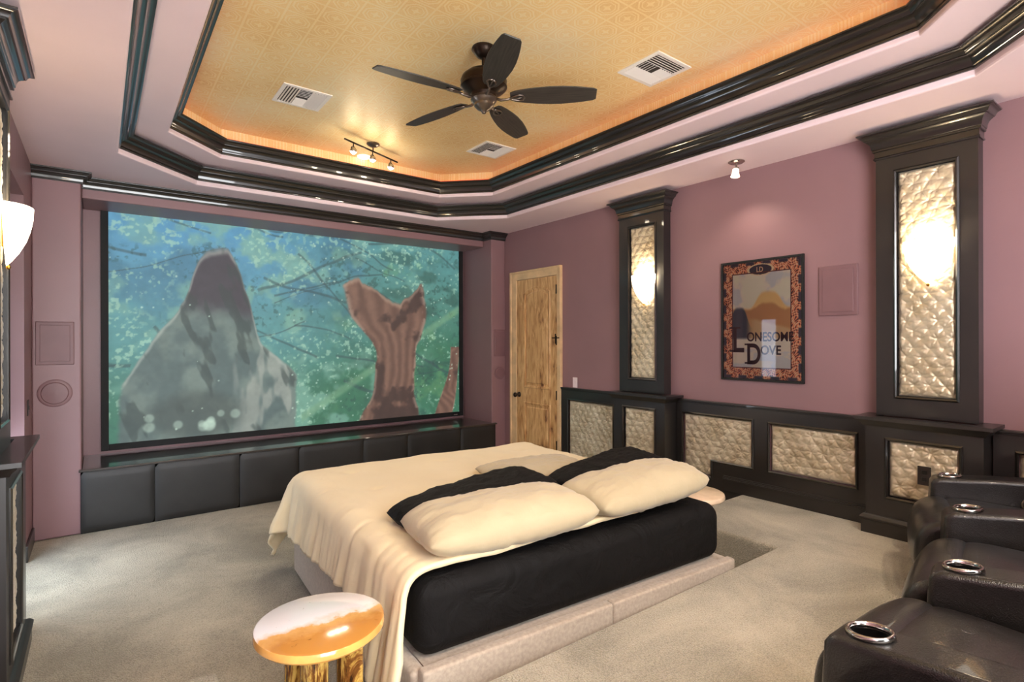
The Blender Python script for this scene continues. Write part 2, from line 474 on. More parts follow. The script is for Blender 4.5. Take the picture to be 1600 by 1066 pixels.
# ------------------------------------------------------------------ tufted satin panel
def tuft(y0, y1, z0, z1, x, sgn, parent, pitch=.084, amp=.017, cut=None, star=1.0, seed=0):
    """puffed satin filling, front towards sgn along x"""
    st = .0055; nu = max(4, int((y1 - y0) / st)); nv = max(4, int((z1 - z0) / st))
    y = np.linspace(y0, y1, nu + 1); z = np.linspace(z0, z1, nv + 1); Yg, Zg = np.meshgrid(y, z)
    row = pitch * .72
    d2 = np.full(Yg.shape, 9.); best = np.zeros(Yg.shape); h = np.zeros(Yg.shape); rs = np.random.RandomState(seed + 3)
    for r in range(int((z1 - z0) / row) + 2):
        for c in range(int((y1 - y0) / pitch) + 2):
            cy = y0 + (c + .5 * (r % 2)) * pitch + rs.uniform(-.004, .004) + .02; cz = z0 + r * row + rs.uniform(-.004, .004) + .02
            dy, dz = Yg - cy, Zg - cz; d = np.hypot(dy, dz); m = d < pitch * .9
            dm = np.minimum(d2, d); an = np.arctan2(dz, dy)
            ph = rs.uniform(0, 6); k = rs.randint(6, 9)
            w = np.exp(-(d / (pitch * .50)) ** 2) * np.clip(d / .006, 0, 1)
            h -= star * .0075 * w * (1 - np.abs(np.sin(an * k / 2 + ph))) ** 1.7 * rs.uniform(.4, 1.5)
            d2 = dm
    hh = amp * (.66 * (1 - np.exp(-(d2 / .0085))) + .38 * (1 - np.exp(-(d2 / (pitch * .4)) ** 2))) + h
    e = np.minimum.reduce([Yg - y0, y1 - Yg, Zg - z0, z1 - Zg]); hh = hh * 1 + .0
    hh = hh * np.clip(e / .02, 0, 1) ** .5 - .012 * (1 - np.clip(e / .03, 0, 1)) ** 2
    X = x + sgn * hh
    mb = MB(); V = np.stack([X, Yg, Zg], -1).reshape(-1, 3); n1 = nu + 1
    if cut is None: F = [(j * n1 + i, j * n1 + i + 1, (j + 1) * n1 + i + 1, (j + 1) * n1 + i) for j in range(nv) for i in range(nu)]
    else:
        cy, cz = cut; F = [(j * n1 + i, j * n1 + i + 1, (j + 1) * n1 + i + 1, (j + 1) * n1 + i) for j in range(nv) for i in range(nu) if not (y[i] < cy and z[j + 1] < cz)]
    if sgn < 0: F = [q[::-1] for q in F]
    mb.v = [tuple(map(float, p)) for p in V]; mb.f = F; mb.mi = [0] * len(F)
    return mb.build('tufted_panel', M['satin'], parent, smooth=True, recalc=False)


def bead(mb, poly, x, sgn, w=.018, d=.012):
    """moulding frame round a polygon in the yz plane (CCW), lying outside it"""
    a = inset(poly, 0); b = inset(poly, -w * .5); c = inset(poly, -w)
    ps = [(a, .0), (a, d * .6), (b, d), (c, d * .5), (c, 0)]
    n = len(poly); v = [(x + sgn * hgt, q[i][0], q[i][1]) for q, hgt in ps for i in range(n)]
    return mb.add(v, [(k * n + i, k * n + (i + 1) % n, (k + 1) * n + (i + 1) % n, (k + 1) * n + i) for k in range(4) for i in range(n)])


def rect(y0, y1, z0, z1): return [(y0, z0), (y1, z0), (y1, z1), (y0, z1)]


def wainscot(name_label, y0, y1, z0, openings, moulds, cutop=None):
    """openings: list of (y0,y1,z0,z1) ascending in y"""
    xf = RX - .035; t = empty('wainscot', (0, 0, 0), label=name_label, cat='wall panelling'); top = 1.075
    mb = MB(); ys = y0
    for i, (a, b, c, d) in enumerate(openings):
        mb.box(xf, RX, ys, a, z0, top)
        if cutop and i == cutop[0]:
            cy, cz = cutop[1:]
            mb.box(xf, RX, a, cy, z0, cz); mb.box(xf, RX, cy, b, z0, c)
        else: mb.box(xf, RX, a, b, z0, c)
        mb.box(xf, RX, a, b, d, top); ys = b
    mb.box(xf, RX, ys, y1, z0, top)
    mb.build('panel_board', M['black'], t)
    mb = MB(); mb.box(xf - .018, RX, y0, y1, top, top + .016); mb.box(xf - .009, RX, y0, y1, top - .012, top); mb.build('cap_rail', M['black'], t, bevel=.003)
    for i, (a, b, c, d) in enumerate(openings):
        mb = MB()
        if cutop and i == cutop[0]:
            cy, cz = cutop[1:]; bead(mb, inset([(a, cz), (cy, cz), (cy, c), (b, c), (b, d), (a, d)], .018), xf, -1)
        else: bead(mb, inset(rect(a, b, c, d), .018), xf, -1)
        mb.build('panel_moulding', M['blackcrown'], t)
        tuft(a + .016, b - .016, c + .016, d - .016, RX - .014, -1, t, seed=i, cut=(cutop[1] + .0, cutop[2] + .016) if cutop and i == cutop[0] else None)
    mb = MB()
    for a, b, zb, zt in moulds:
        mb.box(xf - .016, xf, a, b, zb, zt); mb.box(xf - .026, xf, a, b, zt, zt + .012); mb.box(xf - .02, xf, a, b, zt + .012, zt + .022); mb.box(xf - .012, xf, a, b, zt + .022, zt + .034)
    mb.build('baseboard', M['black'], t, bevel=.003)
    return t


w0 = wainscot('black panelling with one silvery tufted panel beside the wooden door', 3.79, 4.762, 0.0, [(3.94, 4.66, .25, .965)], [(3.79, 4.762, 0, .12)])
w1 = wainscot('long black panelling with two tufted panels, the farther one notched, below the framed poster', 1.505, 3.15, 0.0,
              [(1.61, 2.276, .556, .972), (2.394, 3.10, .405, .978)], [(1.505, 2.67, PF + .001, .425), (2.67, 3.15, 0, .12)], (1, 2.777, .556))
w3 = wainscot('black panelling behind the recliners, right of the nearer lit column', Y0 + .4, .87, 0.0, [(-.15, .77, .556, .972)], [(Y0 + .4, .87, PF + .001, .425)])


# ------------------------------------------------------------------ columns
def column(label, wallx, sgn, yb0, yb1, ys0, ys1, z0, bo, so, db=.21, ds=.105, cr_top=3.045):
    """sgn -1: stands on right wall and faces -x"""
    t = empty('wall_column', (0, 0, 0), label=label, cat='column')
    bx = wallx + sgn * db; sx = wallx + sgn * ds
    def hollow(x, y0, y1, za, zb, o, nm):
        a, b, c, d = o; mb = MB()
        xi = x - sgn * .03
        for q in ((y0, a, za, zb), (b, y1, za, zb), (a, b, za, c), (a, b, d, zb)): mb.box(xi, x, *q)
        mb.box(wallx, xi, y0, y1, za, zb); mb.build(nm, M['black'], t)
        mb = MB(); bead(mb, inset(rect(*o), .016), x, sgn, .018, .012); mb.build('panel_moulding', M['blackcrown'], t)
        tuft(a + .014, b - .014, c + .014, d - .014, xi + sgn * .006, sgn, t, seed=int(a * 100) % 50)
    hollow(bx, yb0, yb1, z0, 1.075, bo, 'pedestal')
    hollow(sx, ys0, ys1, 1.12, 2.88, so, 'shaft')
    path = [(wallx, yb0), (bx, yb0), (bx, yb1), (wallx, yb1)]
    if sgn < 0: path = path[::-1]
    path = path[::-1] if sgn < 0 else path
    def out(p): return p
    def sw(y0, y1, x, prof, nm, mat):
        p = [(wallx, y1), (x, y1), (x, y0), (wallx, y0)] if sgn > 0 else [(wallx, y0), (x, y0), (x, y1), (wallx, y1)]
        mb = MB(); sweep(mb, p, [(d, z) for d, z in prof], closed=False); return mb.build(nm, mat, t, smooth=True, angle=28)
    sw(yb0, yb1, bx, [(0, 1.055), (.012, 1.055), (.02, 1.07), (.035, 1.085), (.042, 1.098), (.055, 1.098), (.055, 1.12), (-.04, 1.12), (-.04, 1.055)], 'ledge', M['black'])
    sw(yb0, yb1, bx, [(0, z0), (.022, z0), (.022, z0 + .09), (.03, z0 + .095), (.03, z0 + .105), (.02, z0 + .118), (.012, z0 + .125), (0, z0 + .13)], 'plinth', M['black'])
    sw(ys0, ys1, sx, [(0, 2.872), (.01, 2.872), (.012, 2.88), (.006, 2.888), (.006, 2.925)] + [(.006 + a * .085, 2.925 + b * (cr_top - 2.925)) for a, b in CR[1:-1]] + [(0, cr_top)], 'capital', M['blackcrown'])
    return t


c1 = column('farther black wall column with lit sconce, between the door and the poster', RX, -1, 3.158, 3.785, 3.245, 3.80, 0, (3.262, 3.668, .27, .992), (3.333, 3.682, 1.245, 2.785))
c2 = column('nearer tall black wall column with lit sconce, behind the recliners', RX, -1, .878, 1.502, .922, 1.472, PF, (.976, 1.386, .58, .985), (1.016, 1.365, 1.243, 2.78))
c3 = column('black wall column cut off by the left edge of the photo, with lit sconce', LX, 1, 3.18, 3.96, 3.17, 3.75, 0, (3.28, 3.70, .2, .985), (3.29, 3.63, 1.245, 2.785), .12, .08)
# power outlet on the pedestal
o = MB(); o.box(-.004, 0, -.036, .036, -.06, .06); oo = o.build('power_outlet', flat('dark_plate', (38, 30, 26), .4), None, loc=(RX - .225, 1.165, .775), bevel=.002)
for q in (-.022, .022):
    mb = MB(); mb.box(-.007, -.003, -.014, .014, q - .013, q + .013); mb.build('socket', M['bkhole'], oo, bevel=.003)
tag(oo, 'dark power outlet on the tufted pedestal panel of the nearer column', 'power outlet')


def sconce(label, x, sgn, y):
    t = empty('wall_sconce', (x, y, 2.0), label=label, cat='wall lamp', group='lit glass wall sconces')
    prof = [(.004, -.005), (.03, .02), (.065, .06), (.10, .115), (.122, .17), (.134, .22), (.138, .275), (.132, .275), (.116, .17), (.06, .07), (.004, .012)]
    mb = MB(); mb.lathe(prof, (0, 0, 0), 24, PI / 2 if sgn < 0 else -PI / 2, 3 * PI / 2 if sgn < 0 else PI / 2)
    mb.v = [(p[0] * .72 + sgn * .012, p[1], p[2]) for p in mb.v]; mb.build('lamp_shade', M['shade'], t, smooth=True)
    mb = MB(); mb.box(0, sgn * .012, -.045, .045, .08, .24); mb.lathe([(0, -.022), (.008, -.018), (.01, -.008), (.004, 0)], (sgn * .02, 0, 0), 12); mb.build('bracket', M['brass'], t, bevel=.003)
    l = point('bulb', (sgn * .05, 0, .30), 5, (1, .80, .52), .05, t); return t


sconce('lit white shield-shaped sconce on the farther column, left of the poster', RX - .115, -1, 3.46)
sconce('large lit white shield-shaped sconce on the nearer column at right', RX - .115, -1, 1.168)
sconce('lit white sconce at the left edge of the photo', LX + .08, 1, 3.48)

# ------------------------------------------------------------------ wooden door
d = empty('door_2', (RX, 0, 0)); struct(d)
def X(*a): return -a[0]
mb = MB()
for q in ((5.64, 5.765, 0, 2.535), (4.775, 4.845, 0, 2.535), (4.845, 5.64, 2.425, 2.535)):
    mb.box(-.032, 0, *q)
mb.box(-.045, -.03, 5.735, 5.765, 0, 2.535); mb.box(-.045, -.03, 4.775, 4.79, 0, 2.535); mb.box(-.045, -.03, 4.79, 5.735, 2.51, 2.535)
mb.build('casing', M['alderlight'], d, bevel=.004)
y0, y1 = 4.848, 5.637
sl = MB()
a, b = 4.985, 5.483
arch = [(a + (b - a) * i / 16, 2.235 + .075 * math.sin(PI * i / 16) ** .8) for i in range(17)]
# slab front built as frame around two raised panels
sl.box(-.012, 0, y0, y1, 0.01, 2.42)
sl.box(-.022, -.012, y0, a, .01, 2.42); sl.box(-.022, -.012, b, y1, .01, 2.42); sl.box(-.022, -.012, a, b, .01, .285); sl.box(-.022, -.012, a, b, .845, 1.05)
top = arch + [(b, 2.42), (a, 2.42)]
n = len(top); sl.add([(-.022, p[0], p[1]) for p in top] + [(-.012, p[0], p[1]) for p in top], [tuple(range(n)), tuple(range(n, 2 * n))[::-1]] + [(i, (i + 1) % n, n + (i + 1) % n, n + i) for i in range(n)])
sl.build('door_slab', M['alder'], d, recalc=True)
for poly in (rect(a, b, .285, .845), [(a, 1.05), (b, 1.05)] + arch[::-1]):
    mb = MB(); p0 = inset(poly, .004); p1 = inset(poly, .02); p2 = inset(poly, .045); p3 = inset(poly, .06); n = len(poly)
    p_ = inset(poly, -.012); p_2 = inset(poly, -.004)
    rings = [(p_, -.0215), (p_2, -.030), (p1, -.024), (p1, -.0125), (p2, -.0125), (p3, -.021)]
    v = [(h, q[i][0], q[i][1]) for q, h in rings for i in range(n)]; f = [(k * n + i, k * n + (i + 1) % n, (k + 1) * n + (i + 1) % n, (k + 1) * n + i) for k in range(5) for i in range(n)] + [tuple(5 * n + i for i in range(n))]
    mb.add(v, f); mb.build('door_panel', M['alder'], d)
for z in (2.254, 1.64, .983, .384):
    mb = MB(); mb.box(-.028, -.02, 4.842, 4.866, z - .05, z + .05); mb.tube([(-.036, 4.85, z - .055), (-.036, 4.85, z + .055)], .007); mb.build('hinge', M['metalblack'], d)
mb = MB(); mb.box(-.036, -.028, 4.80, 4.93, 1.665, 1.678); mb.box(-.036, -.03, 4.862, 4.876, 1.60, 1.72); mb.build('latch', M['metalblack'], d)
mb = MB(); mb.lathe([(0, 0), (-.034, 0), (-.034, .01), (-.013, .018), (-.013, .05), (-.03, .06), (-.032, .075), (-.02, .088), (0, .09)], (0, 0, 0), 18, axis='x')
mb.v = [(-.022 - p[0], p[1] + 5.585, p[2] + .94) for p in mb.v]; mb.build('knob', M['metalblack'], d, smooth=True)

# ------------------------------------------------------------------ poster
def fbm(x, y, octs=4, seed=0):
    out = np.zeros(x.shape); amp = 1.; tot = 0
    for o_ in range(octs):
        rs = np.random.RandomState(seed * 31 + o_); T = rs.rand(257, 257)
        xi = np.floor(x).astype(int); yi = np.floor(y).astype(int); fx = x - xi; fy = y - yi
        fx = fx * fx * (3 - 2 * fx); fy = fy * fy * (3 - 2 * fy); g = lambda a, b: T[a % 257, b % 257]
        out += amp * ((g(xi, yi) * (1 - fx) + g(xi + 1, yi) * fx) * (1 - fy) + (g(xi, yi + 1) * (1 - fx) + g(xi + 1, yi + 1) * fx) * fy)
        tot += amp; amp *= .5; x = x * 2 + 11.3; y = y * 2 + 5.7
    return out / tot


def s2l(c): c = np.clip(c / 255., 0, 1); return np.where(c <= .04045, c / 12.92, ((c + .055) / 1.055) ** 2.4)


def colour_grid(name, P, C, mat, parent=None):
    """P (ny,nx,3) positions, C (ny,nx,3) sRGB"""
    ny, nx = C.shape[:2]; me = bpy.data.meshes.new(name); i = np.arange(ny - 1)[:, None] * nx + np.arange(nx - 1)[None]
    F = np.stack([i, i + 1, i + nx + 1, i + nx], -1).reshape(-1, 4)
    me.from_pydata([tuple(map(float, p)) for p in P.reshape(-1, 3)], [], [tuple(map(int, q)) for q in F])
    at = me.color_attributes.new('col', 'FLOAT_COLOR', 'POINT')
    at.data.foreach_set('color', np.concatenate([s2l(C).reshape(-1, 3), np.ones((ny * nx, 1))], 1).astype(np.float32).ravel())
    me.materials.append(mat); o = bpy.data.objects.new(name, me); COL.objects.link(o)
    if parent: o.parent = parent
    return o


def sm(a, b, x): t = np.clip((x - a) / (b - a), 0, 1); return t * t * (3 - 2 * t)


def mixc(C, col, m): return C * (1 - m[..., None]) + np.array(col, float) * m[..., None]


po = empty('framed_poster', (RX, 2.347, 1.294), label='framed movie poster with ornate orange border and serif title, on the mauve wall', cat='poster')
PW, PH = .704, 1.016
mb = MB()
for q in ((-PW / 2, -PW / 2 + .018, 0, PH), (PW / 2 - .018, PW / 2, 0, PH), (-PW / 2 + .018, PW / 2 - .018, 0, .018), (-PW / 2 + .018, PW / 2 - .018, PH - .018, PH)): mb.box(-.024, 0, *q)
mb.build('frame', M['frameblack'], po, bevel=.002)
nx, ny = 240, 340; u, v = np.meshgrid(np.linspace(0, 1, nx), np.linspace(0, 1, ny))   # u from viewer's left, v up
P = np.stack([np.full(u.shape, -.012), PW / 2 - .018 - u * (PW - .036), .018 + v * (PH - .036)], -1)
C = np.zeros((ny, nx, 3)) + (232, 218, 196)
n1 = fbm(u * 5, v * 7, 4, 1)
C = mixc(C, (176, 188, 200), sm(.45, .62, n1) * .6)
# plain desert buttes and dunes as generic filler of the picture area
hat = sm(.02, -.02, v - (.60 + .14 * np.exp(-((u - .60) / .17) ** 4) + .02 * (n1 - .5)))
C = mixc(C, (222, 186, 120), hat)
C = mixc(C, (176, 116, 74), sm(.015, -.015, v - (.585 + .05 * np.exp(-((u - .60) / .14) ** 4) + .06 * (fbm(u * 9, v * 2, 3, 5) - .5))) * .75)
C = mixc(C, (40, 48, 70), sm(.015, -.015, v - (.44 + .17 * np.exp(-((u - .22) / .12) ** 4) + .03 * (n1 - .5))) * .85 * sm(.42, .3, u))
C = mixc(C, (204, 176, 130), sm(.02, -.02, v - (.47 + .05 * np.sin(u * 5) + .04 * (n1 - .5))) * .8 * sm(.3, .45, u))
C = mixc(C, (224, 214, 196), sm(.36, .33, v))
C = mixc(C, (188, 196, 204), sm(.5, .6, fbm(u * 4, v * 18, 3, 9)) * sm(.34, .2, v) * .6)
bx_ = np.minimum(u, 1 - u); by_ = np.minimum(v, 1 - v)
border = ((bx_ < .125) | (by_ < .095)); sc = np.sin(u * 85 + 5 * np.sin(v * 46)) * np.sin(v * 120 + 5 * np.sin(u * 38)) + .6 * (fbm(u * 40, v * 56, 2, 3) - .5) * 2
Bc = np.zeros_like(C) + (226, 132, 92); Bc = mixc(Bc, (250, 190, 150), sm(.1, .6, sc)); Bc = mixc(Bc, (70, 34, 34), sm(-.25, -.65, sc))
Bc = mixc(Bc, (54, 48, 66), sm(.035, .02, np.minimum(bx_ * PW, by_ * PH)) * sm(-.3, .2, np.sin(u * 30) * np.sin(v * 44)))
C = np.where(border[..., None], Bc, C)
ov = ((u - .5) / .17) ** 2 + ((v - .93) / .05) ** 2
C = mixc(C, (250, 200, 160), (ov < 1).astype(float)); C = mixc(C, (52, 44, 58), (ov < .72).astype(float))
C = mixc(C, (90, 40, 40), ((np.abs(bx_ - .125) < .006) & (by_ > .095) | (np.abs(by_ - .095) < .004) & (bx_ > .125)).astype(float))
C = np.clip(C * 1.12 + 6, 0, 255)
colour_grid('print', P, C, M['print'], po)
M['ink'] = flat('dark_ink', (70, 34, 44), .6); M['inkpale'] = flat('pale_ink', (250, 205, 165), .6)
def text(s, size, yv, zv, mat, parent, name='lettering', off=-.0126, squash=1.0, bold=.0):
    c = bpy.data.curves.new(name, 'FONT'); c.body = s; c.size = size; c.extrude = .0003; c.offset = bold; c.materials.append(mat)
    o = bpy.data.objects.new(name, c); COL.objects.link(o); o.parent = parent; o.location = (off, yv, zv)
    o.rotation_euler = (PI / 2, 0, -PI / 2); o.scale = (squash, 1, 1)
    bpy.context.view_layer.update(); me = bpy.data.meshes.new_from_object(o.evaluated_get(bpy.context.evaluated_depsgraph_get()))
    q = bpy.data.objects.new(name, me); COL.objects.link(q); q.parent = parent; q.location = o.location; q.rotation_euler = o.rotation_euler; q.scale = o.scale
    bpy.data.objects.remove(o); return q
text('L', .30, .255, .245, M['ink'], po, squash=.75, bold=.006); text('ONESOME', .105, .12, .335, M['ink'], po, squash=.80, bold=.0022)
text('D', .24, .125, .145, M['ink'], po, squash=.72, bold=.006); text('OVE', .105, .0, .225, M['ink'], po, squash=.85, bold=.0022)
def serif(y0_, y1_, z0_, z1_):
    mb = MB(); mb.box(-.0129, -.0126, y0_, y1_, z0_, z1_); mb.build('lettering', M['ink'], po)
for y_, z_, w_ in ((.262, .243, .085), (.262, .442, .085), (.125, .143, .06), (.125, .300, .06)): serif(y_ - w_, y_ + .014, z_, z_ + .014)
text('LD', .06, .035, .91, M['inkpale'], po, squash=.8, bold=.001)
mb = MB(); mb.box(-.0195, -.018, -PW / 2 + .018, PW / 2 - .018, .018, PH - .018); mb.build('glass', M['glass'], po)

# speakers and plates
def cover(label, loc, rz, w, h, group=None):
    t = empty('wall_speaker', loc, rz, label=label, cat='speaker', group=group)
    mb = MB(); mb.box(-w / 2, w / 2, -.012, 0, -h / 2, h / 2); mb.build('bezel', M['cover'], t, bevel=.009, seg=2)
    mb = MB(); mb.box(-w / 2 + .028, w / 2 - .028, -.017, -.011, -h / 2 + .028, h / 2 - .028); mb.build('grille', M['cover'], t, bevel=.004)
    return t
def disc(label, loc, r):
    t = empty('round_wall_speaker', loc, label=label, cat='speaker')
    mb = MB(); mb.lathe([(0, -.002), (r, -.002), (r, -.01), (r * .93, -.014), (r * .8, -.014), (r * .74, -.02), (0, -.026)], (0, 0, 0), 36, axis='y'); mb.build('grille', M['cover'], t, smooth=True, angle=30); return t
cover('square mauve in-wall speaker on the pilaster left of the screen', (-.292, 5.92, 1.626), 0, .25, .36)
disc('round mauve in-wall speaker below the square one, left of the screen', (-.294, 5.92, 1.21), .115)
cover('mauve square in-wall speaker on the shaded pilaster right of the screen', (4.28, 5.92, 1.61), 0, .19, .36)
disc('round mauve in-wall speaker on the pilaster right of the screen', (4.285, 5.92, 1.205), .085)
cover('square mauve in-wall speaker between the poster and the nearer column', (RX, 1.755, 2.005), -PI / 2, .27, .375)
mb = MB(); mb.box(-.006, 0, -.037, .037, -.058, .058); o = mb.build('light_switch', M['white'], None, loc=(RX, 4.563, 1.154), bevel=.002)
tag(o, 'pale pink light switch plate right of the wooden door', 'light switch')
mb = MB(); mb.box(-.012, -.006, -.008, .008, -.016, .016); mb.build('toggle', M['white'], o, bevel=.001)
mb = MB(); mb.box(0, .006, -.04, .04, -.06, .06); o = mb.build('light_switch', flat('dark_plate_b', (46, 30, 28), .4), None, loc=(LX, 5.60, 1.13), bevel=.002)
tag(o, 'dark switch plate on the left wall before the corner', 'light switch')
mb = MB(); mb.box(.006, .011, -.008, .008, -.016, .016); mb.build('toggle', M['bkhole'], o, bevel=.001)

# ------------------------------------------------------------------ projection screen
scr = empty('projection_screen', (2.065, 6.62, .58), label='large black-framed projection screen showing a sunlit forest picture', cat='screen')
fx0, fx1, fz0, fz1 = .014 - 2.065, 4.118 - 2.065, 0, 2.41
mb = MB()
for q in ((fx0, fx0 + .06, fz0, fz1), (fx1 - .06, fx1, fz0, fz1), (fx0 + .06, fx1 - .06, fz0, fz0 + .06), (fx0 + .06, fx1 - .06, fz1 - .06, fz1)): mb.box(q[0], q[1], -.05, 0, q[2], q[3])
mb.build('frame', M['frameblack'], scr, bevel=.003)
mb = MB(); mb.box(fx1 - .16, fx1 - .10, -.053, -.05, .018, .032); mb.build('badge', M['chrome'], scr)
nx, ny = 560, 320; u, v = np.meshgrid(np.linspace(0, 1, nx), np.linspace(0, 1, ny))
P = np.stack([fx0 + .058 + u * (fx1 - fx0 - .116), np.full(u.shape, -.03), .058 + v * (fz1 - .116)], -1)
A = 1.75; x = u * A; y = v
n_big = fbm(x * 3 + 3, y * 3, 4, 11); n_mid = fbm(x * 9, y * 9, 4, 12); n_f = fbm(x * 34, y * 34, 3, 13); n_w = fbm(x * 3 + 7, y * 3 + 2, 3, 14) - .5
C = np.zeros((ny, nx, 3)) + (86, 150, 152)
C = mixc(C, (84, 152, 190), sm(.45, .95, v) * sm(.75, .3, u))
C = mixc(C, (52, 112, 84), np.clip(sm(.35, .9, u) * sm(1.1, .2, v) + sm(.5, .1, v) * .8, 0, 1))
C = mixc(C, (62, 116, 142), sm(.5, .62, n_big) * sm(.3, .8, v) * .7)
C = mixc(C, (128, 180, 160), sm(.5, .68, n_mid) * .75 * sm(1.0, .1, np.abs(u - .38) * 1.4))
C = mixc(C, (96, 150, 96), sm(.55, .7, fbm(x * 7 + 4, y * 7, 4, 17)) * .6 * sm(.3, .8, u))
C = mixc(C, (34, 74, 64), sm(.52, .66, fbm(x * 6 + 9, y * 10, 4, 18)) * .55 * sm(.35, .9, u))
# branches
rs = np.random.RandomState(5)
for k in range(26):
    bx0, by0 = rs.uniform(.0, A), rs.uniform(.2, 1.05); an = rs.uniform(-.9, .35) if k % 2 else rs.uniform(2.6, 3.6); L_ = rs.uniform(.2, .6); wd = rs.uniform(.0018, .006)
    dx, dy = math.cos(an), math.sin(an); xx = x - bx0 + .05 * n_w; yy = y - by0 + .12 * n_w; tt = xx * dx + yy * dy; dd = np.abs(-xx * dy + yy * dx)
    m = sm(wd * 2, wd * .6, dd) * ((tt > 0) & (tt < L_)); C = mixc(C, (44, 70, 74), m * .55)
    continue
    m = sm(.035, .0, dd) * ((tt > 0) & (tt < L_)) * (np.sin(tt * 420 + dd * 300) > .1) * sm(.45, .6, n_f); C = mixc(C, (150, 200, 160), m * .35)
lf = fbm(x * 60, y * 60, 3, 41); cl_ = fbm(x * 5 + 2, y * 5 + 6, 3, 42)
C = mixc(C, (176, 220, 190), sm(.56, .70, lf) * sm(.48, .62, cl_) * .6); C = mixc(C, (30, 66, 62), sm(.44, .32, lf) * sm(.5, .38, cl_) * .45)
# broad pale beam of light and a leaning stem
dl = np.abs((y - .05) - (x - .78) * .62 + .02); C = mixc(C, (120, 168, 128), sm(.035, .008, dl) * ((x > .8)) * .6)
# mossy grey rock face rising at the left
ex = .05 * (n_mid - .5); jag = .10 * (fbm(x * 5, y * 5, 4, 21) - .5)
rt = .60 - 1.6 * np.maximum(0, .27 - x) - 1.1 * np.maximum(0, x - .46) + .26 * np.exp(-((x - .43) / .13) ** 4) + jag
m0 = sm(.012, -.012, y - rt) * sm(.79, .77, x + ex) * sm(.03, .05, x - ex)
C = mixc(C, (84, 104, 102), m0); C = mixc(C, (62, 58, 66), m0 * sm(.50, .62, y + jag)); C = mixc(C, (120, 138, 128), m0 * sm(.42, .7, n_mid) * sm(.66, .5, y) * .8)
C = mixc(C, (208, 214, 200), m0 * sm(.03, .0, rt - y) * .6)
C = mixc(C, (168, 174, 162), m0 * sm(.5, .62, fbm(x * 14, y * 5, 3, 22)) * sm(.42, .55, x) * sm(.5, .3, y) * .7)
C = mixc(C, (46, 60, 58), m0 * sm(.58, .68, fbm(x * 20 + y * 6, y * 8, 3, 23)) * .6)
C = mixc(C, (66, 78, 74), sm(1.2, .3, ((x - .33) / .22) ** 2 + ((y - .1) / .12) ** 2) * .7)
# broad gnarled brown stump with a ragged top at the right
cx = 1.28 + .05 * np.sin(y * 5); hw = .12 + .12 * sm(.35, .62, y) + .06 * sm(.15, .0, y) + .03 * (n_mid - .5)
jt = .72 + .12 * (fbm(x * 14, y * 2, 3, 31) - .5) + .05 * np.sin(x * 13)
t1 = np.abs(x - cx) / hw; m1 = sm(1.05, .95, t1) * sm(.01, -.01, y - jt)
t3 = np.abs((x - 1.64) - .08 * np.sin(y * 4)) / (.03 + .03 * sm(.3, 0, y)); m3 = sm(1.1, .9, t3) * (y < .40)
m2 = m1
gr = np.sin((x - cx) / hw * 16 + 5 * n_mid) * .5 + .5
for m, t in ((m3, t3), (m1, t1)):
    C = mixc(C, (100, 70, 58), m); C = mixc(C, (146, 108, 88), m * gr * .55); C = mixc(C, (58, 40, 36), m * sm(.52, .66, n_mid) * .85); C = mixc(C, (210, 186, 164), m * sm(.84, 1, t) * .5 * sm(.4, .5, n_f))
C = mixc(C, (196, 164, 140), m1 * sm(.03, .0, jt - y) * .6)
# sparkles and soft light discs
for k in range(300):
    px, py = (rs.uniform(.75, A), rs.uniform(.02, 1)) if k < 250 else (rs.uniform(0, A), rs.uniform(0, 1))
    r = rs.uniform(.002, .005); 
    if k > 288: px, py, r = rs.uniform(.1, .5), rs.uniform(.02, .1), rs.uniform(.015, .028)
    i0, i1 = int(max(0, (px - .05) / A * nx)), int(min(nx, (px + .05) / A * nx)); j0, j1 = int(max(0, (py - .05) * ny)), int(min(ny, (py + .05) * ny))
    if i1 <= i0 or j1 <= j0: continue
    inside = (m2[min(ny - 1, int(py * ny)), min(nx - 1, int(px / A * nx))] > .5)
    if inside: continue
    sub = C[j0:j1, i0:i1]; m = sm(r * 1.3, r * .7, np.hypot(x[j0:j1, i0:i1] - px, y[j0:j1, i0:i1] - py)) * (.7 if k <= 288 else .45)
    C[j0:j1, i0:i1] = mixc(sub, (206, 236, 214), m)
C = (C * .9 + 16) * (.93 + .12 * n_f[..., None])
colour_grid('picture', P, C, M['picture'], scr)

# ------------------------------------------------------------------ bench
b = empty('bench', (0, 0, 0), label='long low black upholstered bench under the projection screen', cat='bench')
mb = MB(); mb.box(-.119, 4.151, 5.925, 6.618, 0.002, .525); mb.build('bench_box', M['black'], b)
mb = MB(); mb.box(-.118, 4.15, 5.90, 6.618, .527, .55); mb.box(-.14, 4.205, 5.868, 5.915, .53, .55); mb.build('bench_top', M['benchtop'], b, bevel=.004)
sm_ = [-.13, .40, 1.10, 1.665, 2.368, 2.913, 3.65, 4.195]
for i in range(7):
    xa, xb = sm_[i] + .002, sm_[i + 1] - .002
    mb = MB()
    mb.grid(lambda p, q: (xa + (xb - xa) * p, 5.892 - .014 * (1 - (2 * p - 1) ** 8) ** .6 * (1 - (2 * q - 1) ** 10) ** .6, .004 + .524 * q), 24, 16)
    mb.box(xa, xb, 5.892, 5.918, .004, .528); mb.build('front_cushion', M['bench'], b, smooth=True, angle=40)


